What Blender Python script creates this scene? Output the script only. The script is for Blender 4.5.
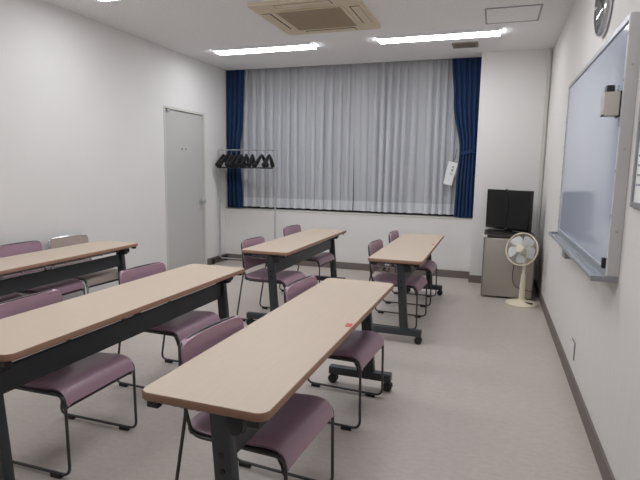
import bpy, bmesh, math, random
from mathutils import Vector, Matrix

random.seed(7)
for o in list(bpy.data.objects):
    bpy.data.objects.remove(o)
S = bpy.context.scene
COL = S.collection

# ------------------------------------------------------------------ camera
F_PX, YAW, PITCH, ROLL = 508.25, 0.32525, 0.13489, 0.01615
CAM = Vector((-0.5423, 0.0, 1.3239))
cam_d = bpy.data.cameras.new('camera')
cam_d.sensor_width = 36.0
cam_d.lens = F_PX * 36.0 / 640.0
cam_d.clip_start = 0.02
cam = bpy.data.objects.new('camera', cam_d)
COL.objects.link(cam)
c, s = math.cos(YAW), math.sin(YAW)
fwd = Vector((-s * math.cos(PITCH), c * math.cos(PITCH), -math.sin(PITCH)))
rgt = Vector((c, s, 0))
upv = rgt.cross(fwd)
r2 = math.cos(ROLL) * rgt + math.sin(ROLL) * upv
u2 = -math.sin(ROLL) * rgt + math.cos(ROLL) * upv
m = Matrix((r2, u2, -fwd)).transposed().to_4x4()
m.translation = CAM
cam.matrix_world = m
S.camera = cam

# ------------------------------------------------------------------ light and exposure
w = bpy.data.worlds.new('world')
S.world = w
w.use_nodes = True
w.node_tree.nodes['Background'].inputs[0].default_value = (0.01, 0.012, 0.02, 1)
w.node_tree.nodes['Background'].inputs[1].default_value = 0.3
LAMP_STRENGTH = 22.0
LAMP_COLOR = (0.93, 0.965, 1.0)
S.view_settings.view_transform = 'Standard'
S.view_settings.look = 'None'
S.view_settings.gamma = 1.0
S.view_settings.use_curve_mapping = False
S.view_settings.exposure = 0.0

# ------------------------------------------------------------------ room measures
XL, XR = -4.238, 0.0
YN, YB, YC = -1.3, 6.605, 6.389
YW = 6.86            # window plane
H = 2.714
XC = -0.755          # left side of the pillar
ZS = 0.762           # window sill


# ------------------------------------------------------------------ materials
def srgb(r, g, b):
    def f(v):
        v /= 255.0
        return v / 12.92 if v <= 0.04045 else ((v + 0.055) / 1.055) ** 2.4
    return (f(r), f(g), f(b), 1.0)


def mat(name, col, rough=0.5, metal=0.0, scale=30.0, amount=0.06, bump=0.0, bscale=None,
        stretch=None, spec=0.5, detail=4.0):
    mt = bpy.data.materials.new(name)
    mt.use_nodes = True
    nt = mt.node_tree
    b = nt.nodes['Principled BSDF']
    tc = nt.nodes.new('ShaderNodeTexCoord')
    mp = nt.nodes.new('ShaderNodeMapping')
    if stretch:
        mp.inputs['Scale'].default_value = stretch
    nt.links.new(tc.outputs['Object'], mp.inputs['Vector'])
    n = nt.nodes.new('ShaderNodeTexNoise')
    n.inputs['Scale'].default_value = scale
    n.inputs['Detail'].default_value = detail
    nt.links.new(mp.outputs['Vector'], n.inputs['Vector'])
    mx = nt.nodes.new('ShaderNodeMix')
    mx.data_type = 'RGBA'
    a = tuple(max(0.0, v * (1 - amount)) for v in col[:3]) + (1,)
    d = tuple(min(1.0, v * (1 + amount)) for v in col[:3]) + (1,)
    mx.inputs[6].default_value = a
    mx.inputs[7].default_value = d
    nt.links.new(n.outputs['Fac'], mx.inputs[0])
    nt.links.new(mx.outputs[2], b.inputs['Base Color'])
    b.inputs['Roughness'].default_value = rough
    b.inputs['Metallic'].default_value = metal
    b.inputs['Specular IOR Level'].default_value = spec
    if bump:
        n2 = nt.nodes.new('ShaderNodeTexNoise')
        n2.inputs['Scale'].default_value = bscale or scale
        n2.inputs['Detail'].default_value = 3
        nt.links.new(tc.outputs['Object'], n2.inputs['Vector'])
        bp = nt.nodes.new('ShaderNodeBump')
        bp.inputs['Strength'].default_value = bump
        bp.inputs['Distance'].default_value = 0.003
        nt.links.new(n2.outputs['Fac'], bp.inputs['Height'])
        nt.links.new(bp.outputs['Normal'], b.inputs['Normal'])
    return mt


M = {}
M['wall'] = mat('wallpaper', srgb(226, 223, 221), 0.85, 0, 2.0, 0.03, 0.35, 160, spec=0.2)
M['wall_right'] = mat('wallpaper_striped', srgb(226, 222, 219), 0.85, 0, 5.0, 0.035, 0.35, 160,
                      stretch=(1, 6, 0.7), spec=0.2)
M['ceiling'] = mat('rock_wool', srgb(237, 234, 234), 0.95, 0, 70, 0.22, 0.5, 90, spec=0.1)
M['baseboard'] = mat('baseboard_vinyl', srgb(116, 106, 100), 0.6, 0, 20, 0.05)
M['door'] = mat('door_paint', srgb(192, 190, 188), 0.5, 0, 3, 0.02)
M['frame_paint'] = mat('door_frame_paint', srgb(205, 202, 196), 0.45, 0, 6, 0.02)
M['steel'] = mat('brushed_steel', srgb(186, 186, 188), 0.4, 0.45, 40, 0.08)
M['chrome'] = mat('chrome', srgb(214, 214, 216), 0.18, 0.9, 30, 0.03)
M['alu'] = mat('aluminium', srgb(188, 190, 196), 0.42, 0.75, 25, 0.05)
M['alu_side'] = mat('aluminium_side', srgb(204, 202, 202), 0.5, 0.2, 25, 0.04)
M['dark_alu'] = mat('dark_sash', srgb(52, 50, 50), 0.5, 0.4, 25, 0.05)
M['maple'] = mat('maple_laminate', srgb(198, 180, 162), 0.42, 0, 22, 0.055, stretch=(5.0, 0.35, 1), spec=0.35)
M['edge'] = mat('edge_band', srgb(152, 116, 94), 0.45, 0, 22, 0.08, stretch=(2, 2, 1))
M['table_steel'] = mat('table_steel', srgb(62, 66, 70), 0.42, 0.25, 30, 0.08)
M['black_plastic'] = mat('black_plastic', srgb(28, 28, 30), 0.45, 0, 50, 0.1)
M['hanger'] = mat('hanger_plastic', srgb(15, 15, 17), 0.4, 0, 40, 0.1)
M['rod'] = mat('chair_rod', srgb(78, 76, 76), 0.38, 0.5, 40, 0.08)
M['vinyl'] = mat('mauve_vinyl', srgb(172, 139, 154), 0.33, 0, 9, 0.05, 0.12, 260, spec=0.6)
M['vinyl_beige'] = mat('beige_vinyl', srgb(176, 160, 152), 0.4, 0, 9, 0.05, 0.12, 260)
M['shell'] = mat('seat_shell', srgb(48, 42, 44), 0.5, 0, 30, 0.08)
M['red'] = mat('red_tape', srgb(205, 62, 72), 0.5, 0, 60, 0.05)
M['navy'] = mat('navy_cloth', srgb(38, 58, 92), 0.9, 0, 60, 0.10, 0.2, 300, spec=0.15)
M['board'] = mat('whiteboard_enamel', srgb(196, 203, 220), 0.09, 0, 2, 0.015)
M['white_plastic'] = mat('white_plastic', srgb(226, 224, 218), 0.4, 0, 20, 0.02)
M['holder'] = mat('holder_plastic', srgb(205, 198, 188), 0.5, 0, 30, 0.02)
M['clear'] = mat('clear_plastic', srgb(214, 220, 226), 0.2, 0, 30, 0.02)
M['ivory'] = mat('ivory_plastic', srgb(232, 222, 198), 0.4, 0, 20, 0.03)
M['blade'] = mat('fan_blade', srgb(206, 210, 216), 0.25, 0, 20, 0.03)
M['screen'] = mat('screen_black', srgb(16, 17, 18), 0.16, 0, 20, 0.05)
M['tv_body'] = mat('tv_gloss', srgb(14, 14, 15), 0.2, 0, 20, 0.05)
M['fridge'] = mat('fridge_silver', srgb(174, 168, 158), 0.45, 0.25, 12, 0.03)
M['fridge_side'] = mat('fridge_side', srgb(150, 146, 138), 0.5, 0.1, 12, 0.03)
M['dark_top'] = mat('dark_top', srgb(48, 42, 40), 0.35, 0, 12, 0.06)
M['ac'] = mat('aged_beige_plastic', srgb(212, 198, 172), 0.5, 0, 8, 0.04)
M['ac_grille'] = mat('aged_grille', srgb(170, 154, 130), 0.6, 0, 8, 0.05)
M['dark_gap'] = mat('dark_gap', srgb(40, 36, 32), 0.8, 0, 8, 0.05)
M['vent'] = mat('vent_metal', srgb(140, 128, 112), 0.5, 0.2, 20, 0.05)
M['paper'] = mat('paper', srgb(238, 238, 238), 0.8, 0, 20, 0.02)
M['ink'] = mat('ink', srgb(70, 72, 84), 0.8, 0, 20, 0.05)
M['pale_ink'] = mat('pale_ink', srgb(140, 144, 158), 0.8, 0, 20, 0.05)
M['dial'] = mat('dial', srgb(176, 178, 176), 0.5, 0, 20, 0.02)
M['grey_frame'] = mat('grey_frame', srgb(150, 150, 154), 0.45, 0.2, 20, 0.04)
M['pan'] = mat('lamp_pan_white', srgb(232, 234, 238), 0.5, 0, 20, 0.02)


def emit(name, col, st):
    mt = bpy.data.materials.new(name)
    mt.use_nodes = True
    b = mt.node_tree.nodes['Principled BSDF']
    b.inputs['Base Color'].default_value = (0.9, 0.9, 0.9, 1)
    b.inputs['Emission Color'].default_value = (*col, 1)
    b.inputs['Emission Strength'].default_value = st
    return mt


M['lamp'] = emit('lamp_diffuser', LAMP_COLOR, LAMP_STRENGTH)


def floor_mat():
    mt = mat('vinyl_floor', srgb(194, 184, 177), 0.36, 0, 1.3, 0.05, spec=0.4)
    nt = mt.node_tree
    b = nt.nodes['Principled BSDF']
    base = b.inputs['Base Color'].links[0].from_socket
    tc = nt.nodes.new('ShaderNodeTexCoord')
    mp = nt.nodes.new('ShaderNodeMapping')
    mp.inputs['Scale'].default_value = (5.0, 10.0, 1)
    mp.inputs['Rotation'].default_value = (0, 0, 0.2)
    nt.links.new(tc.outputs['Object'], mp.inputs['Vector'])
    n = nt.nodes.new('ShaderNodeTexNoise')
    n.inputs['Scale'].default_value = 5.0
    n.inputs['Detail'].default_value = 8
    n.inputs['Roughness'].default_value = 0.65
    n.inputs['Distortion'].default_value = 0.6
    nt.links.new(mp.outputs['Vector'], n.inputs['Vector'])
    rp = nt.nodes.new('ShaderNodeValToRGB')
    rp.color_ramp.elements[0].position = 0.3
    rp.color_ramp.elements[0].color = (0.89, 0.88, 0.865, 1)
    rp.color_ramp.elements[1].position = 0.7
    rp.color_ramp.elements[1].color = (1.05, 1.045, 1.045, 1)
    nt.links.new(n.outputs['Fac'], rp.inputs['Fac'])
    mx = nt.nodes.new('ShaderNodeMix')
    mx.data_type = 'RGBA'
    mx.blend_type = 'MULTIPLY'
    mx.inputs[0].default_value = 1.0
    nt.links.new(base, mx.inputs[6])
    nt.links.new(rp.outputs['Color'], mx.inputs[7])
    nt.links.new(mx.outputs[2], b.inputs['Base Color'])
    return mt


M['floor'] = floor_mat()


def sheer_mat(name, col, opacity):
    mt = bpy.data.materials.new(name)
    mt.use_nodes = True
    nt = mt.node_tree
    out = nt.nodes['Material Output']
    nt.nodes.remove(nt.nodes['Principled BSDF'])
    tc = nt.nodes.new('ShaderNodeTexCoord')
    n = nt.nodes.new('ShaderNodeTexNoise')
    n.inputs['Scale'].default_value = 200
    nt.links.new(tc.outputs['Object'], n.inputs['Vector'])
    mxc = nt.nodes.new('ShaderNodeMix')
    mxc.data_type = 'RGBA'
    mxc.inputs[6].default_value = tuple(v * 0.95 for v in col[:3]) + (1,)
    mxc.inputs[7].default_value = col
    nt.links.new(n.outputs['Fac'], mxc.inputs[0])
    df = nt.nodes.new('ShaderNodeBsdfDiffuse')
    tl = nt.nodes.new('ShaderNodeBsdfTranslucent')
    tp = nt.nodes.new('ShaderNodeBsdfTransparent')
    nt.links.new(mxc.outputs[2], df.inputs['Color'])
    nt.links.new(mxc.outputs[2], tl.inputs['Color'])
    m1 = nt.nodes.new('ShaderNodeMixShader')
    m1.inputs[0].default_value = 0.2
    nt.links.new(df.outputs[0], m1.inputs[1])
    nt.links.new(tl.outputs[0], m1.inputs[2])
    m2 = nt.nodes.new('ShaderNodeMixShader')
    m2.inputs[0].default_value = opacity
    nt.links.new(tp.outputs[0], m2.inputs[1])
    nt.links.new(m1.outputs[0], m2.inputs[2])
    nt.links.new(m2.outputs[0], out.inputs['Surface'])
    return mt


M['sheer'] = sheer_mat('sheer_cloth', srgb(232, 233, 238), 0.76)
M['sheer_hem'] = sheer_mat('sheer_hem', srgb(236, 237, 241), 0.93)


def glass_mat(name, col, rough=0.03, mixf=0.85):
    mt = bpy.data.materials.new(name)
    mt.use_nodes = True
    nt = mt.node_tree
    out = nt.nodes['Material Output']
    nt.nodes.remove(nt.nodes['Principled BSDF'])
    tp = nt.nodes.new('ShaderNodeBsdfTransparent')
    tp.inputs['Color'].default_value = col
    gl = nt.nodes.new('ShaderNodeBsdfGlossy')
    gl.inputs['Roughness'].default_value = rough
    m2 = nt.nodes.new('ShaderNodeMixShader')
    m2.inputs[0].default_value = 1 - mixf
    nt.links.new(tp.outputs[0], m2.inputs[1])
    nt.links.new(gl.outputs[0], m2.inputs[2])
    nt.links.new(m2.outputs[0], out.inputs['Surface'])
    return mt


M['glass'] = glass_mat('clock_glass', (0.8, 0.8, 0.8, 1), 0.05, 0.82)
M['pane'] = mat('night_pane', srgb(16, 18, 24), 0.05, 0, 5, 0.1)


# ------------------------------------------------------------------ mesh helpers
def new():
    return bmesh.new()


def build(name, bm, material, parent=None, smooth=False, loc=None):
    bmesh.ops.recalc_face_normals(bm, faces=bm.faces)
    me = bpy.data.meshes.new(name)
    bm.to_mesh(me)
    bm.free()
    for mm in (material if isinstance(material, (list, tuple)) else [material]):
        me.materials.append(mm)
    if smooth:
        for p in me.polygons:
            p.use_smooth = True
        try:
            me.set_sharp_from_angle(angle=math.radians(38))
        except Exception:
            pass
    o = bpy.data.objects.new(name, me)
    COL.objects.link(o)
    if parent:
        o.parent = parent
    if loc:
        o.location = loc
    return o


def tag(o, label=None, cat=None, group=None, kind=None):
    if label:
        o['label'] = label
    if cat:
        o['category'] = cat
    if group:
        o['group'] = group
    if kind:
        o['kind'] = kind
    return o


def empty(name, loc=(0, 0, 0), rz=0.0, label=None, cat=None, group=None):
    o = bpy.data.objects.new(name, None)
    o.empty_display_size = 0.1
    COL.objects.link(o)
    o.location = loc
    o.rotation_euler = (0, 0, rz)
    return tag(o, label, cat, group)


def copy_tree(o, parent=None):
    r = o.copy()
    COL.objects.link(r)
    if parent:
        r.parent = parent
    for ch in list(o.children):
        copy_tree(ch, r)
    return r


def box(bm, x0, x1, y0, y1, z0, z1, bev=0.0, seg=2, rot=None):
    t = bmesh.new()
    bmesh.ops.create_cube(t, size=1.0)
    for v in t.verts:
        v.co = Vector(((x0 + x1) / 2 + v.co.x * (x1 - x0), (y0 + y1) / 2 + v.co.y * (y1 - y0),
                       (z0 + z1) / 2 + v.co.z * (z1 - z0)))
    if bev:
        bmesh.ops.bevel(t, geom=list(t.edges), offset=bev, segments=seg, profile=0.5, affect='EDGES')
    if rot:
        bmesh.ops.transform(t, matrix=rot, verts=t.verts)
    merge(bm, t)


def merge(bm, t):
    me = bpy.data.meshes.new('tmp')
    t.to_mesh(me)
    t.free()
    bm.from_mesh(me)
    bpy.data.meshes.remove(me)


def fillet(pts, r, n=6):
    pts = [Vector(p) for p in pts]
    out = [pts[0]]
    for i in range(1, len(pts) - 1):
        a, b, cc = pts[i - 1], pts[i], pts[i + 1]
        d1, d2 = (a - b), (cc - b)
        rr = min(r, d1.length * 0.48, d2.length * 0.48)
        p1, p2 = b + d1.normalized() * rr, b + d2.normalized() * rr
        for k in range(n + 1):
            t = k / n
            out.append((1 - t) ** 2 * p1 + 2 * t * (1 - t) * b + t * t * p2)
    out.append(pts[-1])
    return out


def tube(bm, pts, r, seg=10, closed=False):
    pts = [Vector(p) for p in pts]
    n = len(pts)
    rings = []
    prev = None
    for i in range(n):
        if closed:
            d = pts[(i + 1) % n] - pts[i - 1]
        else:
            d = pts[min(i + 1, n - 1)] - pts[max(i - 1, 0)]
        if d.length < 1e-9:
            d = Vector((0, 0, 1))
        d.normalize()
        if prev is None:
            a = Vector((0, 0, 1)) if abs(d.z) < 0.9 else Vector((1, 0, 0))
            u = d.cross(a).normalized()
        else:
            u = prev - d * prev.dot(d)
            u.normalize()
        prev = u
        v = d.cross(u)
        rr = r[i] if isinstance(r, (list, tuple)) else r
        rings.append([bm.verts.new(pts[i] + rr * (math.cos(2 * math.pi * k / seg) * u + math.sin(2 * math.pi * k / seg) * v))
                      for k in range(seg)])
    for i in range(n if closed else n - 1):
        A, B = rings[i], rings[(i + 1) % n]
        for k in range(seg):
            bm.faces.new((A[k], A[(k + 1) % seg], B[(k + 1) % seg], B[k]))
    if not closed:
        bm.faces.new(rings[0][::-1])
        bm.faces.new(rings[-1])


def lathe(bm, prof, seg=32, mtx=None):
    """prof: list of (radius, height) about z"""
    t = bmesh.new()
    rings = []
    for (r, z) in prof:
        if r < 1e-6:
            rings.append([t.verts.new((0, 0, z))])
        else:
            rings.append([t.verts.new((r * math.cos(2 * math.pi * k / seg), r * math.sin(2 * math.pi * k / seg), z))
                          for k in range(seg)])
    for A, B in zip(rings[:-1], rings[1:]):
        if len(A) == 1 and len(B) == 1:
            continue
        for k in range(seg):
            k2 = (k + 1) % seg
            if len(A) == 1:
                t.faces.new((A[0], B[k2], B[k]))
            elif len(B) == 1:
                t.faces.new((A[k], A[k2], B[0]))
            else:
                t.faces.new((A[k], A[k2], B[k2], B[k]))
    if len(rings[0]) > 1:
        t.faces.new(rings[0][::-1])
    if len(rings[-1]) > 1:
        t.faces.new(rings[-1])
    if mtx is not None:
        bmesh.ops.transform(t, matrix=mtx, verts=t.verts)
    merge(bm, t)


def axis_mtx(loc, direction):
    d = Vector(direction).normalized()
    q = Vector((0, 0, 1)).rotation_difference(d)
    return Matrix.Translation(Vector(loc)) @ q.to_matrix().to_4x4()


def prism(bm, outline, z0, z1, bev=0.0, mtx=None):
    """outline: list of (x, y) counter-clockwise"""
    t = bmesh.new()
    lo = [t.verts.new((x, y, z0)) for x, y in outline]
    hi = [t.verts.new((x, y, z1)) for x, y in outline]
    n = len(outline)
    t.faces.new(lo[::-1])
    t.faces.new(hi)
    for i in range(n):
        j = (i + 1) % n
        t.faces.new((lo[i], lo[j], hi[j], hi[i]))
    if bev:
        ed = [e for e in t.edges if abs(e.verts[0].co.z - e.verts[1].co.z) < 1e-9]
        bmesh.ops.bevel(t, geom=ed, offset=bev, segments=2, profile=0.5, affect='EDGES')
    if mtx is not None:
        bmesh.ops.transform(t, matrix=mtx, verts=t.verts)
    merge(bm, t)


def rrect(x0, x1, y0, y1, r, n=6):
    pts = []
    for (cx, cy, a0) in ((x1 - r, y1 - r, 0), (x0 + r, y1 - r, 90), (x0 + r, y0 + r, 180), (x1 - r, y0 + r, 270)):
        for k in range(n + 1):
            a = math.radians(a0 + 90 * k / n)
            pts.append((cx + r * math.cos(a), cy + r * math.sin(a)))
    return pts


def sheet(bm, grid, th):
    """grid[i][j] of Vectors, given a thickness th below its normal"""
    ni, nj = len(grid), len(grid[0])

    def nrm(i, j):
        a = grid[min(i + 1, ni - 1)][j] - grid[max(i - 1, 0)][j]
        b = grid[i][min(j + 1, nj - 1)] - grid[i][max(j - 1, 0)]
        n = a.cross(b)
        return n.normalized() if n.length > 1e-12 else Vector((0, 0, 1))
    top = [[bm.verts.new(grid[i][j]) for j in range(nj)] for i in range(ni)]
    bot = [[bm.verts.new(grid[i][j] - nrm(i, j) * th) for j in range(nj)] for i in range(ni)]
    for i in range(ni - 1):
        for j in range(nj - 1):
            bm.faces.new((top[i][j], top[i + 1][j], top[i + 1][j + 1], top[i][j + 1]))
            bm.faces.new((bot[i][j], bot[i][j + 1], bot[i + 1][j + 1], bot[i + 1][j]))
    for i in range(ni - 1):
        bm.faces.new((top[i][0], bot[i][0], bot[i + 1][0], top[i + 1][0]))
        bm.faces.new((top[i][-1], top[i + 1][-1], bot[i + 1][-1], bot[i][-1]))
    for j in range(nj - 1):
        bm.faces.new((top[0][j], top[0][j + 1], bot[0][j + 1], bot[0][j]))
        bm.faces.new((top[-1][j], bot[-1][j], bot[-1][j + 1], top[-1][j + 1]))


def struct(name, bm, material, parent=None):
    o = build(name, bm, material, parent)
    if not parent:
        o['kind'] = 'structure'
    return o


def sbox(name, material, *b, parent=None, bev=0.0):
    bm = new()
    box(bm, *b, bev=bev)
    return struct(name, bm, material, parent)


# ------------------------------------------------------------------ the setting
T = 0.12
YE = YW + 0.1
sbox('floor', M['floor'], XL - T, XR + T, YN - T, YE, -T, 0)
sbox('ceiling', M['ceiling'], XL - T, XR + T, YN - T, YB, H, H + T)
sbox('wall_right', M['wall_right'], XR, XR + T, YN - T, YE, 0, H)
sbox('wall_front', M['wall'], XL, XR, YN - T, YN, 0, H)
DY0, DY1, DZ = 5.175, 6.04, 2.045
bm = new()
box(bm, XL - T, XL, YN - T, DY0, 0, H + 0.1)
box(bm, XL - T, XL, DY1, YE, 0, H + 0.1)
box(bm, XL - T, XL, DY0, DY1, DZ, H + 0.1)
box(bm, XL - T, XL - T + 0.02, DY0, DY1, 0, DZ)
struct('wall_left', bm, M['wall'])
bm = new()
box(bm, XL, XC, YB, YE, 0, ZS - 0.012)
box(bm, XL, XR, YB + 0.0, YE, H + 0.1, H + 0.12)
box(bm, XL, XC, YB - 0.004, YB + 0.03, H, H + 0.1)
struct('wall_back', bm, M['wall'])
sbox('wall_pillar', M['wall'], XC, XR, YC, YE, 0, H)
bm = new()
box(bm, XL, XC, YB - 0.006, YW, ZS - 0.012, ZS, bev=0.003)
struct('trim_1', bm, M['frame_paint'])
# window behind the curtains
win = sbox('window_1', M['pane'], XL, XC, YW, YW + 0.02, ZS, H + 0.1)
bm = new()
for x in (XL + 0.02, -3.04, -1.92, XC - 0.02):
    box(bm, x - 0.025, x + 0.025, YW - 0.03, YW, ZS, H + 0.1)
for z in (ZS + 0.03, H + 0.06, 1.9):
    box(bm, XL, XC, YW - 0.03, YW, z - 0.03, z + 0.03)
struct('window_frame', bm, M['dark_alu'], win)
# corner duct on the pillar
bm = new()
box(bm, -0.05, -0.014, YC - 0.022, YC, 0.095, H, bev=0.003)
struct('trim_2', bm, M['frame_paint'])
# baseboards
BH = 0.092
sbox('baseboard_right', M['baseboard'], XR - 0.012, XR, YN, YC, 0, BH)
bm = new()
box(bm, XC - 0.010, XR - 0.012, YC - 0.010, YC, 0, BH)
box(bm, XC - 0.010, XC, YC, YB, 0, BH)
struct('baseboard_pillar', bm, M['baseboard'])
sbox('baseboard_back', M['baseboard'], XL, XC - 0.010, YB - 0.012, YB, 0, BH)
bm = new()
box(bm, XL, XL + 0.012, YN, DY0 - 0.04, 0, BH)
box(bm, XL, XL + 0.012, DY1 + 0.04, YB - 0.012, 0, BH)
struct('baseboard_left', bm, M['baseboard'])
# door
bm = new()
box(bm, XL - 0.05, XL - 0.012, DY0 + 0.022, DY1 - 0.022, 0.008, DZ - 0.022, bev=0.002)
door = struct('door_1', bm, M['door'])
bm = new()
fw = 0.03
box(bm, XL - 0.08, XL + 0.006, DY0 - 0.012, DY0 + 0.018, 0, DZ + 0.012, bev=0.002)
box(bm, XL - 0.08, XL + 0.006, DY1 - 0.018, DY1 + 0.012, 0, DZ + 0.012, bev=0.002)
box(bm, XL - 0.08, XL + 0.006, DY0 + 0.018, DY1 - 0.018, DZ - 0.018, DZ + 0.012, bev=0.002)
struct('door_frame', bm, M['frame_paint'], door)
bm = new()
lathe(bm, [(0.036, 0), (0.036, 0.006), (0.014, 0.010), (0.013, 0.035), (0.028, 0.043), (0.034, 0.056), (0.027, 0.072), (0, 0.076)],
      24, axis_mtx((XL - 0.012, 5.955, 0.90), (1, 0, 0)))
o = build('door_knob', bm, M['steel'], door, True)
o['label'] = 'round steel door knob'
bm = new()
for y in (5.545, 5.625):
    lathe(bm, [(0.009, 0), (0.009, 0.004), (0, 0.006)], 12, axis_mtx((XL - 0.012, y, 1.57), (1, 0, 0)))
build('screw_hole', bm, M['dark_gap'], door, True)
bm = new()
box(bm, XL - 0.012, XL + 0.022, 5.225, 5.275, DZ - 0.055, DZ - 0.025, bev=0.008)
build('door_stop', bm, M['steel'], door, True)
# small steel guard at the end of the left baseboard and a cover plate by the corner
bm = new()
box(bm, XL, XL + 0.014, 6.42, 6.445, BH, 1.62, bev=0.003)
struct('trim_3', bm, M['frame_paint'])

# ------------------------------------------------------------------ ceiling lights
LG = 'ceiling lights in two rows'


def make_light():
    root = empty('ceiling_light', (0, 0, H))
    bm = new()
    t = bmesh.new()
    L2, W2 = 0.625, 0.165
    up = [t.verts.new(v) for v in ((-L2, -W2, 0), (L2, -W2, 0), (L2, W2, 0), (-L2, W2, 0))]
    lo = [t.verts.new(v) for v in ((-L2 + 0.03, -0.095, -0.022), (L2 - 0.03, -0.095, -0.022),
                                   (L2 - 0.03, 0.095, -0.022), (-L2 + 0.03, 0.095, -0.022))]
    t.faces.new(up)
    t.faces.new(lo)
    for i in range(4):
        j = (i + 1) % 4
        t.faces.new((up[i], up[j], lo[j], lo[i]))
    merge(bm, t)
    build('housing', bm, M['pan'], root)
    bm = new()
    pts = []
    for k in range(13):
        a = math.pi * k / 12
        pts.append((0.100 * math.cos(a), -0.018 - 0.014 * math.sin(a)))
    t = bmesh.new()
    A = [t.verts.new((-L2 + 0.022, y, z)) for y, z in pts]
    B = [t.verts.new((L2 - 0.022, y, z)) for y, z in pts]
    for i in range(len(pts) - 1):
        t.faces.new((A[i], A[i + 1], B[i + 1], B[i]))
    t.faces.new(A)
    t.faces.new(B[::-1])
    t.faces.new((A[0], B[0], B[-1], A[-1]))
    merge(bm, t)
    build('diffuser', bm, M['lamp'], root, True)
    return root


proto = make_light()
spots = [(-3.13, 5.555, 'lit ceiling light at the far left, before the window, left of the air conditioner'),
         (-1.17, 5.51, 'lit ceiling light at the far right, beside the brown vent and the access hatch'),
         (-3.09, 3.53, 'lit ceiling light cut off by the top edge of the photo, above the left wall'),
         (-1.17, 3.49, 'lit ceiling light in the second row on the whiteboard side, above the frame'),
         (-3.13, 1.50, 'unseen lit ceiling light added in the third row on the left, above the frame'),  # unseen third row, added at the same spacing to light the room
         (-1.17, 1.47, 'unseen lit ceiling light added in the third row on the right, above the frame')]
for i, (x, y, lb) in enumerate(spots):
    o = proto if i == 0 else copy_tree(proto)
    o.location = (x, y, H)
    o.rotation_euler = (0, 0, math.radians(-0.6))
    tag(o, lb, 'light', LG)

# ------------------------------------------------------------------ air conditioner, hatch, vent
ac = empty('air_conditioner', (-2.125, 4.54, H), 0,
           'square beige ceiling cassette air conditioner with central grille', 'air conditioner')
bm = new()
prism(bm, rrect(-0.475, 0.475, -0.475, 0.475, 0.02), -0.028, 0, 0.008)
build('panel', bm, M['ac'], ac)
bm = new()
prism(bm, rrect(-0.315, 0.315, -0.30, 0.30, 0.03), -0.036, -0.026, 0.004)
build('grille_frame', bm, M['ac'], ac)
bm = new()
for k in range(26):
    y = -0.27 + 0.54 * k / 25
    box(bm, -0.285, 0.285, y - 0.006, y + 0.006, -0.042, -0.035)
for k in range(7):
    x = -0.285 + 0.57 * k / 6
    box(bm, x - 0.004, x + 0.004, -0.276, 0.276, -0.041, -0.035)
build('grille', bm, M['ac_grille'], ac)
for (ux, uy, hx, hy) in ((0, -0.40, 0.25, 0.042), (0, 0.40, 0.25, 0.042), (-0.40, 0, 0.042, 0.25), (0.40, 0, 0.042, 0.25)):
    bm = new()
    box(bm, ux - hx, ux + hx, uy - hy, uy + hy, -0.030, -0.026)
    sl = build('slot', bm, M['dark_gap'], ac)
    bm = new()
    box(bm, ux * 1.012 - hx + 0.006, ux * 1.012 + hx - 0.006, uy * 1.012 - hy + 0.006, uy * 1.012 + hy - 0.006, -0.033, -0.029, bev=0.002)
    build('louver', bm, M['ac'], sl)

hat = empty('access_hatch', (-0.47, 4.98, H), 0, 'square ceiling access hatch with a thin grey frame above the pillar', 'hatch')
bm = new()
for a in ((-0.23, 0.23, -0.235, -0.22), (-0.23, 0.23, 0.22, 0.235), (-0.23, -0.215, -0.22, 0.22), (0.215, 0.23, -0.22, 0.22)):
    box(bm, *a, -0.006, 0)
build('hatch_frame', bm, M['grey_frame'], hat)
bm = new()
box(bm, -0.213, 0.213, -0.218, 0.218, -0.004, 0)
build('hatch_panel', bm, M['ceiling'], hat)

vt = empty('ceiling_vent', (-0.92, 5.965, H), 0, 'small brown ceiling vent grille between the right light and the curtain', 'vent')
bm = new()
for a in ((-0.135, 0.135, -0.11, -0.085), (-0.135, 0.135, 0.085, 0.11), (-0.135, -0.11, -0.085, 0.085), (0.11, 0.135, -0.085, 0.085)):
    box(bm, *a, -0.012, 0)
build('vent_frame', bm, M['vent'], vt)
bm = new()
box(bm, -0.11, 0.11, -0.085, 0.085, -0.003, 0)
build('vent_backing', bm, M['dark_gap'], vt)
bm = new()
for k in range(7):
    y = -0.075 + 0.15 * k / 6
    box(bm, -0.11, 0.11, y - 0.007, y + 0.007, -0.010, -0.002)
build('slat', bm, M['vent'], vt)


# ------------------------------------------------------------------ tables
TH = 0.659
TG = 'wheeled training tables'


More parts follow.
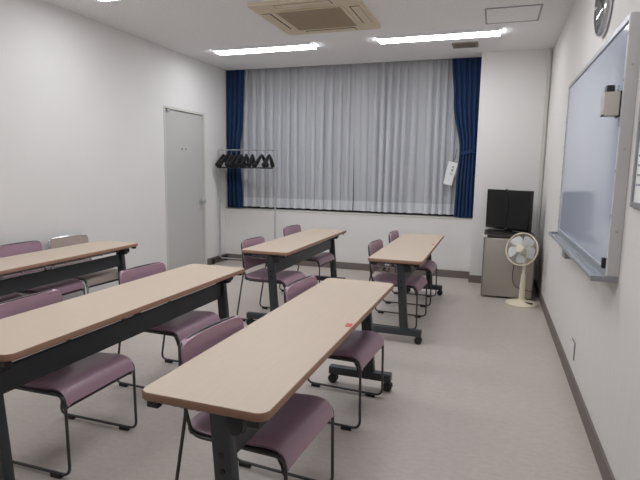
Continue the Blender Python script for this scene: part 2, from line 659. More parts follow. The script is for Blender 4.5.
def make_table():
    root = empty('training_table')
    D, L = 0.214, 0.9
    bm = new()
    prism(bm, rrect(-D + 0.003, D - 0.003, -L + 0.003, L - 0.003, 0.032), TH - 0.024, TH, 0.0015)
    top = build('tabletop', bm, M['maple'], root)
    bm = new()
    t = bmesh.new()
    o1 = rrect(-D, D, -L, L, 0.035)
    o0 = rrect(-D + 0.004, D - 0.004, -L + 0.004, L - 0.004, 0.031)
    prof = [(o0, TH - 0.026), (o1, TH - 0.022), (o1, TH - 0.005), (o0, TH + 0.0003)]
    rings = [[t.verts.new((x, y, z)) for x, y in oo] for oo, z in prof]
    n = len(o1)
    for A, B in zip(rings[:-1], rings[1:]):
        for i in range(n):
            j = (i + 1) % n
            t.faces.new((A[i], A[j], B[j], B[i]))
    merge(bm, t)
    e = build('edge_band', bm, M['edge'], top, True)
    e['label'] = 'brown edge band'
    bm = new()
    prism(bm, o0, TH - 0.0268, TH - 0.0255)
    build('darkened_underside', bm, M['dark_top'], top)  # bottom face coloured dark to deepen the shade on the seats
    YL = L - 0.055
    for sy in (-1, 1):
        y = sy * YL
        # leaning column
        bm = new()
        t = bmesh.new()
        hw = 0.030
        for_z = ((0.075, 0.105), (0.048, TH - 0.03))
        lo = [t.verts.new((0.085 + a * (hw + 0.003), y + b * 0.022, 0.105)) for a, b in ((-1, -1), (1, -1), (1, 1), (-1, 1))]
        hi = [t.verts.new((0.042 + a * hw, y + b * 0.022, TH - 0.03)) for a, b in ((-1, -1), (1, -1), (1, 1), (-1, 1))]
        t.faces.new(lo[::-1])
        t.faces.new(hi)
        for i in range(4):
            j = (i + 1) % 4
            t.faces.new((lo[i], lo[j], hi[j], hi[i]))
        bmesh.ops.bevel(t, geom=list(t.edges), offset=0.006, segments=2, profile=0.5, affect='EDGES')
        merge(bm, t)
        leg = build('leg', bm, M['table_steel'], root, True)
        for zz in (0.44, 0.49):
            bm = new()
            xx = 0.042 + (0.085 - 0.042) * (TH - 0.03 - zz) / (TH - 0.135)
            lathe(bm, [(0.009, 0), (0.009, 0.003), (0, 0.004)], 14, axis_mtx((xx, y + sy * 0.022, zz), (0, sy, 0)))
            build('bolt', bm, M['black_plastic'], leg, True)
        bm = new()
        box(bm, -0.172, 0.222, y - 0.026, y + 0.026, 0.060, 0.110, bev=0.005)
        foot = build('foot', bm, M['table_steel'], root, True)
        for xw in (-0.148, 0.200):
            bm = new()
            for dy in (-0.014, 0.014):
                lathe(bm, [(0.022, -0.009), (0.029, -0.006), (0.029, 0.006), (0.022, 0.009)], 20,
                      axis_mtx((xw, y + dy, 0.029), (0, 1, 0)))
            wl = build('caster', bm, M['black_plastic'], root, True)
            bm = new()
            box(bm, xw - 0.020, xw + 0.020, y - 0.005, y + 0.005, 0.026, 0.058, bev=0.003)
            lathe(bm, [(0.015, 0.052), (0.015, 0.062)], 14, Matrix.Translation((xw, y, 0)))
            build('caster_fork', bm, M['black_plastic'], wl, True)
        # flip hinge block under the top
        bm = new()
        box(bm, 0.072, 0.125, y - sy * 0.012 - 0.028, y - sy * 0.012 + 0.028, TH - 0.100, TH - 0.026, bev=0.014, seg=3)
        lathe(bm, [(0.030, 0), (0.030, 0.014), (0.020, 0.018), (0, 0.018)], 18, axis_mtx((0.098, y + sy * 0.012, TH - 0.066), (0, sy, 0)))
        build('hinge_block', bm, M['black_plastic'], root, True)
        bm = new()
        box(bm, -0.15, 0.15, y - 0.020, y + 0.020, TH - 0.042, TH - 0.0255, bev=0.003)
        build('top_bracket', bm, M['table_steel'], root)
        for xx in (-0.168, 0.168):
            bm = new()
            box(bm, xx - 0.020, xx + 0.020, sy * (L - 0.022) - 0.012, sy * (L - 0.022) + 0.012, TH - 0.050, TH - 0.0255, bev=0.003)
            build('stopper', bm, M['black_plastic'], root)
    # long front beam
    bm = new()
    box(bm, 0.042, 0.062, -YL + 0.02, YL - 0.02, 0.452, 0.558, bev=0.004)
    build('beam', bm, M['table_steel'], root)
    # wire shelf
    bm = new()
    for xx in (-0.165, 0.075):
        box(bm, xx - 0.008, xx + 0.008, -YL + 0.025, YL - 0.025, TH - 0.060, TH - 0.044)
    for sy in (-1, 1):
        for xx in (-0.165, 0.075):
            box(bm, xx - 0.008, xx + 0.008, sy * (YL - 0.05) - 0.01, sy * (YL - 0.05) + 0.01, TH - 0.046, TH - 0.0255)
    sh = build('shelf_rail', bm, M['table_steel'], root)
    bm = new()
    for k in range(8):
        xx = -0.145 + 0.20 * k / 7
        tube(bm, [(xx, -YL + 0.03, TH - 0.075), (xx, YL - 0.03, TH - 0.075)], 0.003, 6)
    for k in range(9):
        y = -YL + 0.05 + (2 * YL - 0.1) * k / 8
        tube(bm, [(-0.165, y, TH - 0.058), (-0.155, y, TH - 0.078), (0.065, y, TH - 0.078), (0.075, y, TH - 0.058)], 0.003, 6)
    g = build('wire_shelf', bm, M['chrome'], root, True)
    g['label'] = 'chrome wire shelf'
    return root


tables = [(-1.2955, 2.0995, -0.78, 'nearest wood-top training table with a big red sticker near its right edge'),
          (-2.3328, 2.1810, -0.74, 'wood-top training table at front left, between the wall table and the nearest table'),
          (-3.7095, 2.8500, 1.22, 'wood-top training table pushed along the left wall, far left of the photo'),
          (-2.3134, 4.6827, 0.05, 'wood-top training table in the back row in front of the clothes rack'),
          (-1.2270, 4.7171, 0.0, 'wood-top training table in the back row on the right, nearest the refrigerator')]
tp = make_table()
troots = []
for i, (x, y, a, lb) in enumerate(tables):
    o = tp if i == 0 else copy_tree(tp)
    o.location = (x, y, 0)
    o.rotation_euler = (0, 0, math.radians(a))
    tag(o, lb, 'table', TG)
    troots.append(o)


def sticker(tbl, u, v, su, sv, rot):
    bm = new()
    box(bm, -su / 2, su / 2, -sv / 2, sv / 2, TH, TH + 0.0008, rot=Matrix.Translation((u, v, 0)) @ Matrix.Rotation(rot, 4, 'Z'))
    o = build('sticker', bm, M['red'], tbl)
    o['label'] = 'small red sticker'


sticker(troots[0], 0.192, -0.018, 0.028, 0.050, 0.12)
sticker(troots[4], 0.185, 0.072, 0.022, 0.05, 0.1)

# ------------------------------------------------------------------ chairs
CG = 'stacking chairs at the tables'


def make_chair(vinyl, rod):
    root = empty('stacking_chair')
    W = 0.215
    rr = 0.0068
    zr = 0.018

    def xr(z):          # rear leg slant
        return -0.262 + (z - zr) * (0.072 / 0.44)
    for sy in (-1, 1):
        y = sy * W
        bm = new()
        path = fillet([(-0.216, y * 0.93, 0.66), (-0.200, y * 0.96, 0.50), (-0.190, y, 0.455), (-0.266, y, zr), (0.218, y, zr),
                       (0.212, y, 0.375), (-0.165, y, 0.372), (-0.192, y, 0.47)], 0.045)
        tube(bm, path, rr, 10)
        fr = build('side_frame', bm, rod, root, True)
        for u in (-0.205, 0.145):
            bm = new()
            box(bm, u - 0.028, u + 0.028, y - 0.011, y + 0.011, 0.0, 0.020, bev=0.003)
            build('glide', bm, M['black_plastic'], fr)
    bm = new()
    for u in (-0.10, 0.10):
        tube(bm, [(u, -W, 0.373), (u, W, 0.373)], 0.006, 8)
    build('cross_bar', bm, rod, root, True)
    # seat pad
    prof = [(-0.195, 0.408), (-0.175, 0.403), (-0.14, 0.397), (-0.08, 0.393), (-0.01, 0.394), (0.06, 0.399), (0.12, 0.404),
            (0.155, 0.404), (0.180, 0.398), (0.200, 0.385), (0.212, 0.366), (0.218, 0.345), (0.220, 0.330)]
    vv = [-0.212, -0.205, -0.19, -0.15, -0.10, -0.05, 0, 0.05, 0.10, 0.15, 0.19, 0.205, 0.212]

    def grid(off, trim):
        g = []
        for k, (u, z) in enumerate(prof):
            row = []
            for v in vv:
                a = abs(v)
                d = 0.0
                if a > 0.19:
                    d = ((a - 0.19) / 0.022) ** 2 * 0.008
                vs = v
                if k == 0:
                    vs = v * 0.93
                if k >= len(prof) - 1:
                    vs = v * 0.97
                row.append(Vector((u, vs * trim, z - d + off)))
            g.append(row)
        return g
    bm = new()
    sheet(bm, grid(0.004, 1.0), 0.018)
    seat = build('seat', bm, vinyl, root, True)
    bm = new()
    g = grid(-0.0165, 1.012)
    for row in g:
        for q in row:
            if q.x > 0.19:
                q.x -= 0.014
    sheet(bm, g, 0.006)
    build('seat_shell', bm, M['shell'], seat, True)
    # back pad with rounded upper corners
    zz = [0.455, 0.475, 0.52, 0.57, 0.62, 0.665, 0.684, 0.696, 0.702]
    hw = [0.190, 0.198, 0.202, 0.205, 0.206, 0.205, 0.201, 0.192, 0.176]
    tt = [-1, -0.93, -0.8, -0.55, -0.28, 0, 0.28, 0.55, 0.8, 0.93, 1]

    def bgrid(off, sc, top):
        g = []
        for z, h in zip(zz, hw):
            ux = -0.186 - (z - 0.455) * 0.13
            row = []
            for t in tt:
                v = t * h * sc
                row.append(Vector((ux - 0.022 * (1 - t * t) + off, v, 0.455 + (z - 0.455) * top)))
            g.append(row)
        return g
    bm = new()
    sheet(bm, [list(reversed(r)) for r in bgrid(0.010, 1.0, 1.0)], 0.018)
    back = build('backrest', bm, vinyl, root, True)
    bm = new()
    sheet(bm, [list(reversed(r)) for r in bgrid(-0.008, 0.99, 0.995)], 0.004)
    build('back_shell', bm, M['shell'], back, True)
    # rod around the backrest
    pts = []
    for z, h in zip(zz, hw):
        pts.append(Vector((-0.190 - (z - 0.455) * 0.13, -h - 0.001, z)))
    top = [Vector((-0.190 - 0.247 * 0.13 - 0.022 * (1 - t * t), t * 0.176, 0.704)) for t in (-0.9, -0.5, 0, 0.5, 0.9)]
    path = pts + top + [Vector((p.x, -p.y, p.z)) for p in reversed(pts)]
    bm = new()
    tube(bm, path, 0.0052, 8)
    build('back_frame', bm, rod, back, True)
    return root


chair_p = make_chair(M['vinyl'], M['rod'])
chairs = [(-1.340, 1.691, -4.0, 'mauve chair nearest the viewer, pushed under the near end of the nearest table'),
          (-1.322, 2.618, -3.5, 'mauve chair under the far end of the nearest table, seat by the red sticker'),
          (-2.396, 1.782, 0.3, 'mauve chair under the near end of the front left table, back cut off'),
          (-2.398, 2.630, -3.0, 'mauve vinyl chair under the far end of the front left table'),
          (-2.359, 4.121, -2.3, 'mauve chair under the near end of the table before the clothes rack'),
          (-2.438, 5.262, -4.0, 'mauve chair under the far end of the table before the clothes rack'),
          (-1.289, 4.397, -3.4, 'mauve vinyl chair under the near end of the back right table'),
          (-1.277, 5.211, -1.1, 'mauve vinyl chair under the far end of the back right table, nearest the window'),
          (-3.925, 3.070, 0.0, 'mauve vinyl chair at the left wall table, beside the beige chair'),
          (-3.935, 2.520, 0.0, 'mauve chair at the left wall table, only its seat front in view')]
for i, (x, y, a, lb) in enumerate(chairs):
    o = chair_p if i == 0 else copy_tree(chair_p)
    o.location = (x, y, 0)
    o.rotation_euler = (0, 0, math.radians(a))
    tag(o, lb, 'chair', CG)
bc = make_chair(M['vinyl_beige'], M['chrome'])
bc.location = (-3.920, 3.560, 0)
bc.rotation_euler = (0, 0, math.radians(-3.5))
tag(bc, 'greyish beige chair with bright chrome frame at the left wall table', 'chair', CG)


# ------------------------------------------------------------------ curtains
def pleats(x, seeds, p, A, power):
    a = 0.0
    ph = 2 * math.pi * x / p
    a = (0.5 + 0.5 * math.cos(ph + seeds)) ** power
    return A * a


def curtain_grid(x0f, x1f, y, z0, z1, nx, nz, p, A, power, jit, seed, fold=0.0):
    rnd = random.Random(seed)
    off = [rnd.uniform(-1, 1) for _ in range(200)]

    def sm(t):
        i = int(math.floor(t)) % 199
        f = t - math.floor(t)
        f = f * f * (3 - 2 * f)
        return off[i] * (1 - f) + off[i + 1] * f
    g = []
    for iz in range(nz + 1):
        tz = iz / nz
        z = z1 + (z0 - z1) * tz
        row = []
        xa, xb = x0f(tz), x1f(tz)
        W0 = x1f(0) - x0f(0)
        for ix in range(nx + 1):
            tx = ix / nx
            xm = tx * W0                    # cloth coordinate
            sp = xm + jit * sm(xm * 4 + 3) + 0.02 * tz * sm(xm * 3 + 40)
            amp = (0.55 + 0.45 * min(1, tz * 2.5)) * (0.8 + 0.25 * sm(xm * 7 + 80))
            yy = -amp * A * (0.5 + 0.5 * math.cos(2 * math.pi * sp / p)) ** power
            yy += 0.006 * sm(xm * 22 + tz * 1.5 + 10) + 0.010 * sm(xm * 5 + tz * 2 + 60) * tz
            xo = fold * amp * math.sin(4 * math.pi * sp / p)
            row.append(Vector((xa + (xb - xa) * tx + xo, y + yy, z)))
        g.append(row)
    return g


def cloth(bm, g, hem_rows=0):
    vs = [[bm.verts.new(q) for q in row] for row in g]
    nz = len(g)
    for i in range(nz - 1):
        for j in range(len(g[0]) - 1):
            f = bm.faces.new((vs[i][j], vs[i + 1][j], vs[i + 1][j + 1], vs[i][j + 1]))
            if hem_rows and i >= nz - 1 - hem_rows:
                f.material_index = 1


def sheer(name, x0, x1, y, p, seed, label, jit, zb):
    bm = new()
    g = curtain_grid(lambda t: x0, lambda t: x1, y, zb, H + 0.07, int((x1 - x0) / 0.0042), 30, p, 0.075, 2.6, jit, seed, 0.019)
    cloth(bm, g, 2)
    o = build(name, bm, [M['sheer'], M['sheer_hem']], None, True)
    return tag(o, label, 'curtain', 'sheer window curtains')


sheer('sheer_curtain', -4.10, -2.375, 6.788, 0.127, 3, 'white sheer curtain on the left half of the window, behind the clothes rack', 0.015, ZS + 0.03)
sheer('sheer_curtain', -2.36, -0.92, 6.785, 0.118, 9, 'white sheer curtain on the right half of the window, with the paper tag', 0.05, ZS + 0.03)


def drape(x0f, x1f, y, seed, label, p):
    root = empty('drape', (0, 0, 0))
    bm = new()
    g = curtain_grid(x0f, x1f, y, ZS + 0.012, H + 0.07, 110, 48, p, 0.055, 1.3, 0.02, seed, 0.010)
    cloth(bm, g)
    o = build('cloth', bm, M['navy'], root, True)
    root.location = (0, 0, 0)
    return tag(root, label, 'curtain', 'navy drapes at the window sides')


def interp(keys):
    def f(t):
        z = H + 0.07 + (ZS + 0.012 - H - 0.07) * t
        ks = keys
        if z >= ks[0][0]:
            return ks[0][1]
        for (za, xa), (zb, xb) in zip(ks[:-1], ks[1:]):
            if z >= zb:
                q = (za - z) / (za - zb)
                q = q * q * (3 - 2 * q)
                return xa + (xb - xa) * q
        return ks[-1][1]
    return f


YD = 6.665
dl = drape(interp([(2.8, -4.228), (0.7, -4.228)]), interp([(2.75, -3.955), (2.1, -3.975), (1.6, -4.03), (0.77, -4.00)]), YD, 21,
           'navy blue drape at the left end of the window, behind the hangers', 0.07)
dr = drape(interp([(2.75, -1.105), (2.2, -1.06), (1.6, -0.962), (1.2, -0.982), (0.77, -0.992)]),
           interp([(2.75, -0.762), (1.6, -0.765), (0.77, -0.762)]), YD, 33,
           'navy blue drape at the right end of the window, tied back at its middle', 0.072)
for d, xa, xb in ((dl, -4.20, -4.02), (dr, -0.967, -0.77)):
    bm = new()
    N = 24
    ring = []
    g = []
    for k in range(N + 1):
        a = 2 * math.pi * k / N
        ca, sa = math.cos(a), math.sin(a)
        px = (xa + xb) / 2 + (xb - xa) / 2 * 1.03 * ca
        py = YD - 0.018 + 0.048 * sa
        zc = 1.585 + 0.02 * ca
        g.append([Vector((px, py, zc - 0.022)), Vector((px, py - 0.004 * sa, zc)), Vector((px, py, zc + 0.022))])
    sheet(bm, g, 0.003)
    build('tieback', bm, M['navy'], d, True)

# paper tag hung on the sheer
nt_ = empty('paper_tag', (-1.065, 6.645, 1.32), 0, 'white paper tag with handwriting hanging on the sheer curtain beside the right drape', 'tag')
nm = Matrix.Rotation(math.radians(13), 4, 'Y') @ Matrix.Rotation(math.radians(8), 4, 'X')
bm = new()
box(bm, -0.056, 0.056, -0.003, 0.003, -0.145, 0.145, rot=nm)
build('card', bm, M['paper'], nt_)
bm = new()
rs = random.Random(4)
# handwriting: three vertical brush characters
for ci, zc in enumerate((0.085, 0.043, 0.0)):
    cxh = 0.012
    if ci == 0:
        st = [((-.014, .012), (.016, .014)), ((-.008, .002), (.012, .004)), ((.002, .016), (-.002, -.014)), ((-.012, -.008), (.014, -.010))]
    elif ci == 1:
        st = [((-.014, .008), (.014, .010)), ((-.004, .016), (-.012, -.012)), ((.006, .012), (.010, -.014)), ((-.010, -.002), (.010, -.004))]
    else:
        st = [((-.012, .014), (-.014, -.008)), ((-.014, -.008), (.010, -.014)), ((.010, -.014), (.014, .006)), ((-.004, .010), (.012, .012))]
    for (a, b) in st:
        p0 = nm @ Vector((cxh + a[0], -0.0042, zc + a[1]))
        p1 = nm @ Vector((cxh + b[0], -0.0042, zc + b[1]))
        tube(bm, [p0, p1], 0.0021, 6)
build('writing', bm, M['ink'], nt_)
bm = new()
tube(bm, [(0.02, 0, 0.135), (0.055, -0.01, 0.20), (0.062, 0.0, 0.30)], 0.003, 6)
build('string', bm, M['dark_gap'], nt_)

# ------------------------------------------------------------------ clothes rack with hangers
RX0, RX1, RY, RZ = -4.20, -3.345, 6.372, 1.592
rk = empty('clothes_rack', (0, 0, 0), 0, 'slim chrome clothes rack by the left corner in front of the window', 'rack')
rk.location = ((RX0 + RX1) / 2, RY, 0)
hx = (RX1 - RX0) / 2
bm = new()
tube(bm, [(-hx - 0.01, 0, RZ), (hx + 0.01, 0, RZ)], 0.0085, 10)
build('rail', bm, M['chrome'], rk, True)
for sx in (-1, 1):
    bm = new()
    tube(bm, [(sx * hx, 0, 0.075), (sx * hx, 0, RZ + 0.012)], 0.0105, 12)
    po = build('post', bm, M['steel'], rk, True)
    bm = new()
    lathe(bm, [(0.015, 0), (0.015, 0.03), (0.011, 0.034)], 12, Matrix.Translation((sx * hx, 0, 0.86)))
    build('collar', bm, M['steel'], po, True)
    bm = new()
    box(bm, sx * hx - 0.012, sx * hx + 0.012, -0.20, 0.20, 0.055, 0.079, bev=0.004)
    ft = build('foot', bm, M['black_plastic'] if sx < 0 else M['steel'], rk)
    for sy in (-1, 1):
        bm = new()
        lathe(bm, [(0.020, -0.010), (0.025, -0.007), (0.025, 0.007), (0.020, 0.010)], 16, axis_mtx((sx * hx, sy * 0.18, 0.025), (1, 0, 0)))
        box(bm, sx * hx - 0.014, sx * hx + 0.014, sy * 0.18 - 0.014, sy * 0.18 + 0.014, 0.036, 0.056, bev=0.003)
        build('caster', bm, M['black_plastic'], ft, True)
bm = new()
tube(bm, [(-hx, 0, 0.067), (hx, 0, 0.067)], 0.009, 10)
build('lower_rail', bm, M['steel'], rk, True)


def make_hanger():
    root = empty('clothes_hanger')
    bm = new()
    arc = [(0, 0, -0.065), (0, 0, -0.040)]
    for k in range(11):
        a = math.radians(-60 + 220 * k / 10)
        arc.append((0, 0.022 * math.cos(a), -0.0135 + 0.022 * math.sin(a)))
    tube(bm, arc, 0.0022, 6)
    build('hook', bm, M['chrome'], root, True)
    bm = new()
    pts = []
    N = 16
    for k in range(N + 1):
        t = -1 + 2 * k / N
        y = 0.168 * t
        z = -0.068 - 0.142 * abs(t) ** 1.1
        pts.append((0.012 * (1 - t * t), y, z))
    rad = [0.018 + 0.016 * (abs(-1 + 2 * k / N)) ** 1.2 for k in range(N + 1)]
    tube(bm, pts, rad, 8)
    build('shoulder', bm, M['hanger'], root, True)
    bm = new()
    tube(bm, fillet([(0, -0.165, -0.205), (0, -0.160, -0.240), (0, 0.160, -0.240), (0, 0.165, -0.205)], 0.02, 4), 0.010, 8)
    build('trouser_bar', bm, M['hanger'], root, True)
    return root


HX = [-4.15, -4.085, -4.015, -3.937, -3.868, -3.79, -3.70, -3.557, -3.449]
ordn = ['ninth', 'eighth', 'seventh', 'sixth', 'fifth', 'fourth', 'third', 'second']
hp = make_hanger()
for i, x in enumerate(HX):
    o = hp if i == 0 else copy_tree(hp)
    o.location = (x, RY, RZ + 0.0)
    o.rotation_euler = (0, 0, math.radians([4, -6, 9, -4, 6, 10, 14, -4, 3][i]))
    if i == 8:
        lb = 'black plastic hanger at the right end of the rack rail'
    elif i == 0:
        lb = 'black plastic hanger at the left end of the rack rail, next to the left wall'
    else:
        lb = 'black plastic hanger, %s from the right end of the rack rail' % ordn[i]
    tag(o, lb, 'hanger', 'black hangers on the rack')

# ------------------------------------------------------------------ refrigerator, television, fan, cables
fr = empty('mini_refrigerator', (-0.345, 5.975, 0), 0, 'silver grey mini refrigerator with dark top standing against the pillar', 'refrigerator')
bm = new()
box(bm, -0.262, 0.262, -0.255, 0.28, 0.014, 0.665, bev=0.006)
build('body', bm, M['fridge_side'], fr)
bm = new()
box(bm, -0.245, 0.250, -0.300, -0.262, 0.018, 0.645, bev=0.008, seg=3)
build('door', bm, M['fridge'], fr, True)
bm = new()
box(bm, -0.262, 0.245, -0.295, 0.28, 0.650, 0.680, bev=0.006)
build('top', bm, M['dark_top'], fr)
bm = new()
box(bm, -0.268, -0.225, -0.305, -0.262, 0.648, 0.676, bev=0.005)
o = build('hinge_cover', bm, M['white_plastic'], fr, True)
o['label'] = 'white hinge cover'
for sx in (-0.2, 0.2):
    for sy in (-0.2, 0.22):
        bm = new()
        lathe(bm, [(0.022, 0), (0.022, 0.018)], 14, Matrix.Translation((sx, sy, 0)))
        build('foot', bm, M['black_plastic'], fr, True)

A = Vector((-0.592, 6.29))
B = Vector((-0.146, 5.86))
mid = (A + B) / 2
tva = math.atan2((B - A).y, (B - A).x)
tw = (B - A).length
tv = empty('television', (mid.x, mid.y, 0.680), tva, 'black flat screen television standing on the mini refrigerator', 'television')
bm = new()
box(bm, -tw / 2, tw / 2, -0.018, 0.030, 0.022, 0.468, bev=0.004)
box(bm, -tw / 2 + 0.12, tw / 2 - 0.12, 0.028, 0.055, 0.07, 0.33, bev=0.012)
body = build('casing', bm, M['tv_body'], tv, True)
bm = new()
box(bm, -tw / 2 + 0.014, tw / 2 - 0.014, -0.0195, -0.017, 0.048, 0.456)
build('screen', bm, M['screen'], tv)
bm = new()
prism(bm, rrect(-0.21, 0.21, -0.095, 0.085, 0.03), 0.0, 0.012, 0.003)
box(bm, -0.05, 0.05, 0.0, 0.03, 0.010, 0.05, bev=0.004)
build('stand', bm, M['tv_body'], tv, True)
bm = new()
box(bm, -0.016, 0.016, -0.0205, -0.018, 0.033, 0.038)
build('badge', bm, M['grey_frame'], tv)

# black cable over the screen
mt_tv = Matrix.Translation((mid.x, mid.y, 0.680)) @ Matrix.Rotation(tva, 4, 'Z')
cp = [(-0.05, 0.045, 0.38), (-0.05, 0.036, 0.468), (-0.048, 0.0, 0.475), (-0.04, -0.024, 0.462), (0.0, -0.024, 0.37), (0.012, -0.024, 0.28),
      (0.0, -0.024, 0.15), (-0.008, -0.024, 0.06), (0.0, -0.03, 0.028), (0.01, -0.07, 0.016)]
bm = new()
tube(bm, fillet([mt_tv @ Vector(q) for q in cp], 0.03, 4), 0.004, 8)
tag(build('cable', bm, M['black_plastic'], None, True), 'black cable hanging down over the television screen', 'cable')

fan = empty('electric_fan', (-0.200, 5.49, 0), 0, 'ivory pedestal fan with pale blades on the floor in front of the refrigerator', 'fan')
bm = new()
lathe(bm, [(0.155, 0), (0.158, 0.008), (0.150, 0.020), (0.11, 0.032), (0.05, 0.042), (0.034, 0.060), (0, 0.060)], 40)
build('base', bm, M['ivory'], fan, True)
bm = new()
lathe(bm, [(0.030, 0.05), (0.027, 0.20), (0.022, 0.30), (0.022, 0.31), (0.016, 0.32), (0.016, 0.47), (0, 0.47)], 20)
build('pole', bm, M['ivory'], fan, True)
fd = Vector((-0.50, -0.86, 0.22)).normalized()
hc = Vector((-0.035, -0.06, 0.578))
hm = axis_mtx(hc, fd)
bm = new()
lathe(bm, [(0, -0.135), (0.038, -0.130), (0.052, -0.11), (0.055, -0.06), (0.045, -0.035), (0, -0.035)], 24, hm)
tube(bm, [(0.0, 0.0, 0.46), hm @ Vector((0, 0, -0.08))], 0.022, 12)
build('motor', bm, M['ivory'], fan, True)
R = 0.163
for nm_, zoff, dome in (('front_guard', 0.0, 0.045), ('rear_guard', 0.0, -0.040)):
    bm = new()
    ringp = [hm @ Vector((R * math.cos(2 * math.pi * k / 48), R * math.sin(2 * math.pi * k / 48), (0.004 if dome > 0 else -0.004))) for k in range(48)]
    tube(bm, ringp, 0.0062, 8, closed=True)
    for k in range(40):
        a = 2 * math.pi * k / 40
        pts = []
        for t in (0.2, 0.45, 0.7, 0.9, 1.0):
            z = dome * (1 - t ** 3)
            pts.append(hm @ Vector((R * t * math.cos(a), R * t * math.sin(a), z)))
        tube(bm, pts, 0.0011, 5)
    build(nm_, bm, M['ivory'], fan, True)
bm = new()
lathe(bm, [(0, 0.040), (0.034, 0.040), (0.040, 0.046), (0.036, 0.056), (0, 0.060)], 24, hm)
build('guard_cap', bm, M['ivory'], fan, True)
for k in range(5):
    a0 = 2 * math.pi * k / 5 + 0.35
    bm = new()
    g = []
    for i in range(7):
        t = i / 6
        r = 0.030 + 0.112 * t
        hwid = math.radians(24 + 5 * math.sin(math.pi * t)) * (1 if t < 0.9 else 0.8)
        row = []
        for j in range(6):
            q = -1 + 2 * j / 5
            a = a0 + q * hwid + 0.15 * t
            row.append(hm @ Vector((r * math.cos(a), r * math.sin(a), 0.014 * q + 0.004)))
        g.append(row)
    sheet(bm, g, 0.0018)
    build('blade', bm, M['blade'], fan, True)
bm = new()
lathe(bm, [(0.034, -0.02), (0.034, 0.016), (0.026, 0.024), (0, 0.026)], 20, hm)
build('hub', bm, M['blade'], fan, True)
bm = new()
box(bm, 0.06, 0.13, -0.05, -0.02, 0.030, 0.040, bev=0.003, rot=Matrix.Rotation(-0.5, 4, 'Z'))
build('switch_panel', bm, M['black_plastic'], fan)

bm = new()
cp = [(-0.285, 5.645, 0.40), (-0.298, 5.643, 0.30), (-0.292, 5.643, 0.20), (-0.262, 5.643, 0.145), (-0.205, 5.643, 0.125), (-0.14, 5.645, 0.112), (-0.080, 5.645, 0.105),
      (-0.062, 5.65, 0.16)]
tube(bm, fillet(cp, 0.05, 4), 0.0035, 8)
tag(build('cable', bm, M['black_plastic'], None, True), 'thin black cable looping behind the fan pole against the refrigerator door', 'cable')

# ------------------------------------------------------------------ whiteboard on the right wall
WY0, WY1, WZ0, WZ1, WD = 2.485, 4.34, 0.885, 1.992, 0.045
wb = empty('whiteboard', (0, (WY0 + WY1) / 2, 0), 0, 'large white enamel whiteboard in an aluminium frame on the right wall', 'whiteboard')
hy = (WY1 - WY0) / 2
bm = new()
box(bm, -WD + 0.004, 0, -hy + 0.010, hy - 0.010, WZ0 + 0.01, WZ1 - 0.01)
build('board', bm, M['board'], wb)
FRW = 0.026
for args in ((-hy, hy, WZ1 - FRW, WZ1), (-hy, hy, WZ0, WZ0 + FRW)):
    bm = new()
    box(bm, -WD - 0.004, 0.0, args[0] + FRW, args[1] - FRW, args[2], args[3], bev=0.003)
    build('frame_rail', bm, M['alu'], wb)
for args in ((-hy, -hy + FRW), (hy - FRW, hy)):
    bm = new()
    box(bm, -WD - 0.004, 0.0, args[0], args[1], WZ0, WZ1, bev=0.003)
    build('frame_stile', bm, M['alu_side'], wb)
bm = new()
box(bm, -WD - 0.058, -WD + 0.0, -hy + 0.0, hy - 0.0, WZ0 - 0.024, WZ0 - 0.018)
box(bm, -WD - 0.030, -WD - 0.026, -hy, hy, WZ0 - 0.018, WZ0 - 0.010)
box(bm, -WD - 0.062, -WD - 0.056, -hy, hy, WZ0 - 0.024, WZ0 - 0.006)
box(bm, -WD, 0, -hy + 0.002, hy - 0.002, WZ0 - 0.024, WZ0 - 0.001)
tr = build('pen_tray', bm, M['alu'], wb)
for y in (-hy + 0.005, hy - 0.005):
    bm = new()
    box(bm, -WD - 0.063, -0.002, y - 0.006, y + 0.006, WZ0 - 0.026, WZ0 - 0.002, bev=0.002)
    build('tray_end', bm, M['grey_frame'], tr)
bm = new()
box(bm, -WD - 0.03, 0, 3.62 - (WY0 + WY1) / 2, 3.86 - (WY0 + WY1) / 2 - 0.1, WZ0 - 0.105, WZ0 - 0.024, bev=0.004)
build('bracket', bm, M['grey_frame'], wb)
bm = new()
for k in range(6):
    for yy in (-hy + 0.012, hy - 0.012):
        z = WZ0 + 0.08 + (WZ1 - WZ0 - 0.16) * k / 5
        lathe(bm, [(0.006, 0), (0.005, 0.003), (0, 0.004)], 10, axis_mtx((-WD - 0.004, yy, z), (-1, 0, 0)))
for k in range(3):
    z = WZ0 + 0.2 + 0.35 * k
    lathe(bm, [(0.006, 0), (0.005, 0.002), (0, 0.003)], 10, axis_mtx((-0.024, -hy, z), (0, -1, 0)))
build('rivet', bm, M['steel'], wb)
bm = new()
box(bm, -WD - 0.018, -WD - 0.002, -hy + 0.036, -hy + 0.062, WZ0 + 0.028, WZ0 + 0.075, bev=0.003)
o = build('magnet_clip', bm, M['black_plastic'], wb)
o['label'] = 'small black clip'

hd = empty('pen_holder', (-WD - 0.005, 2.53, 1.582), 0, 'beige magnetic pen holder on the near side of the whiteboard', 'holder')
bm = new()
box(bm, -0.060, 0.0, -0.010, 0.06, 0.0, 0.006)
box(bm, -0.060, 0.0, -0.012, -0.006, 0.0, 0.098)
box(bm, -0.060, 0.0, 0.056, 0.062, 0.0, 0.098)
box(bm, -0.060, -0.056, -0.010, 0.06, 0.0, 0.098)
build('cup', bm, M['holder'], hd)
bm = new()
box(bm, -0.003, 0.005, -0.016, 0.064, -0.006, 0.100)
o = build('dark_back_strip', bm, M['black_plastic'], hd)  # dark strip between the cup and the board
bm = new()
box(bm, -0.054, -0.024, 0.000, 0.050, 0.007, 0.128, bev=0.004)
er = build('board_eraser', bm, M['black_plastic'], None, True)
er.location = (-WD - 0.005, 2.53, 1.582)
tag(er, 'dark block eraser standing in the pen holder', 'eraser')
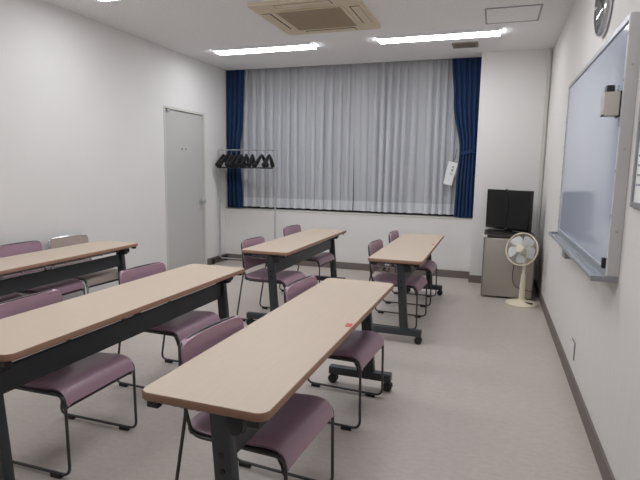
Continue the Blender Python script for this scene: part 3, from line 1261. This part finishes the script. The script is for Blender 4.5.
for k, (ux, uy) in enumerate(((-0.014, 0.008), (-0.014, 0.038))):
    bm = new()
    lathe(bm, [(0.008, 0.007), (0.008, 0.105), (0.0092, 0.106), (0.0092, 0.124), (0.006, 0.128), (0, 0.128)], 12)
    o = build('marker_pen', bm, M['clear'], None, True)
    o.location = (-WD - 0.005 + ux, 2.53 + uy, 1.582)
    tag(o, ['pale marker pen at the front of the pen holder, nearer the viewer', 'pale marker pen behind the other marker in the pen holder'][k], 'pen', 'markers in the pen holder')

# ------------------------------------------------------------------ clock, notice, outlet
ck = empty('wall_clock', (0, 3.33, 2.285), 0, 'round silver wall clock above the whiteboard, cut off by the top of the photo', 'clock')
mx = axis_mtx((0, 0, 0), (-1, 0, 0))
bm = new()
lathe(bm, [(0.165, 0), (0.183, 0.005), (0.186, 0.020), (0.180, 0.032), (0.166, 0.038), (0.162, 0.026), (0, 0.026)], 48, mx)
build('rim', bm, M['chrome'], ck, True)
bm = new()
lathe(bm, [(0.161, 0.0265), (0.161, 0.028), (0, 0.028)], 48, mx)
build('dial', bm, M['dial'], ck)
bm = new()
for k in range(12):
    a = 2 * math.pi * k / 12
    box(bm, -0.0295, -0.028, -0.005, 0.005, 0.122, 0.150, rot=Matrix.Rotation(a, 4, 'X'))
build('hour_mark', bm, M['black_plastic'], ck)
for nm_, L_, wd, a in (('hour_hand', 0.085, 0.006, math.radians(-60)), ('minute_hand', 0.13, 0.004, math.radians(130))):
    bm = new()
    box(bm, -0.032, -0.030, -wd, wd, -0.02, L_, rot=Matrix.Rotation(a, 4, 'X'))
    build(nm_, bm, M['black_plastic'], ck)
bm = new()
lathe(bm, [(0.165, 0.036), (0.140, 0.044), (0.10, 0.050), (0.05, 0.053), (0, 0.054)], 48, mx)
build('glass', bm, M['glass'], ck, True)

nb = empty('framed_notice', (0, 2.06, 1.20), 0, 'grey framed notice sheet on the right wall at the photo edge beside the whiteboard', 'notice')
bm = new()
box(bm, -0.006, 0, -0.29, 0.29, 0.01, 0.50)
build('sheet', bm, M['paper'], nb)
bm = new()
for a in ((-0.30, 0.30, 0, 0.022), (-0.30, 0.30, 0.488, 0.51), (-0.30, -0.278, 0.022, 0.488), (0.278, 0.30, 0.022, 0.488)):
    box(bm, -0.014, 0, a[0], a[1], a[2], a[3], bev=0.002)
build('frame', bm, M['grey_frame'], nb)
bm = new()
for r_ in range(10):
    z = 0.09 + 0.038 * r_
    y = 0.262
    while y > -0.25:
        ln = rs.uniform(0.010, 0.026)
        box(bm, -0.0068, -0.006, y - ln, y, z - 0.004, z + 0.004)
        y -= ln + 0.008
build('print', bm, M['pale_ink'], nb)

ou = empty('wall_outlet', (0, 3.455, 0.175), 0, 'small steel rimmed outlet plate low on the right wall below the whiteboard', 'outlet')
bm = new()
box(bm, -0.006, 0, -0.056, 0.056, 0, 0.115, bev=0.003)
build('plate', bm, M['grey_frame'], ou)
bm = new()
box(bm, -0.009, -0.005, -0.044, 0.050, 0.008, 0.103, bev=0.002)
pl = build('cover', bm, M['white_plastic'], ou)
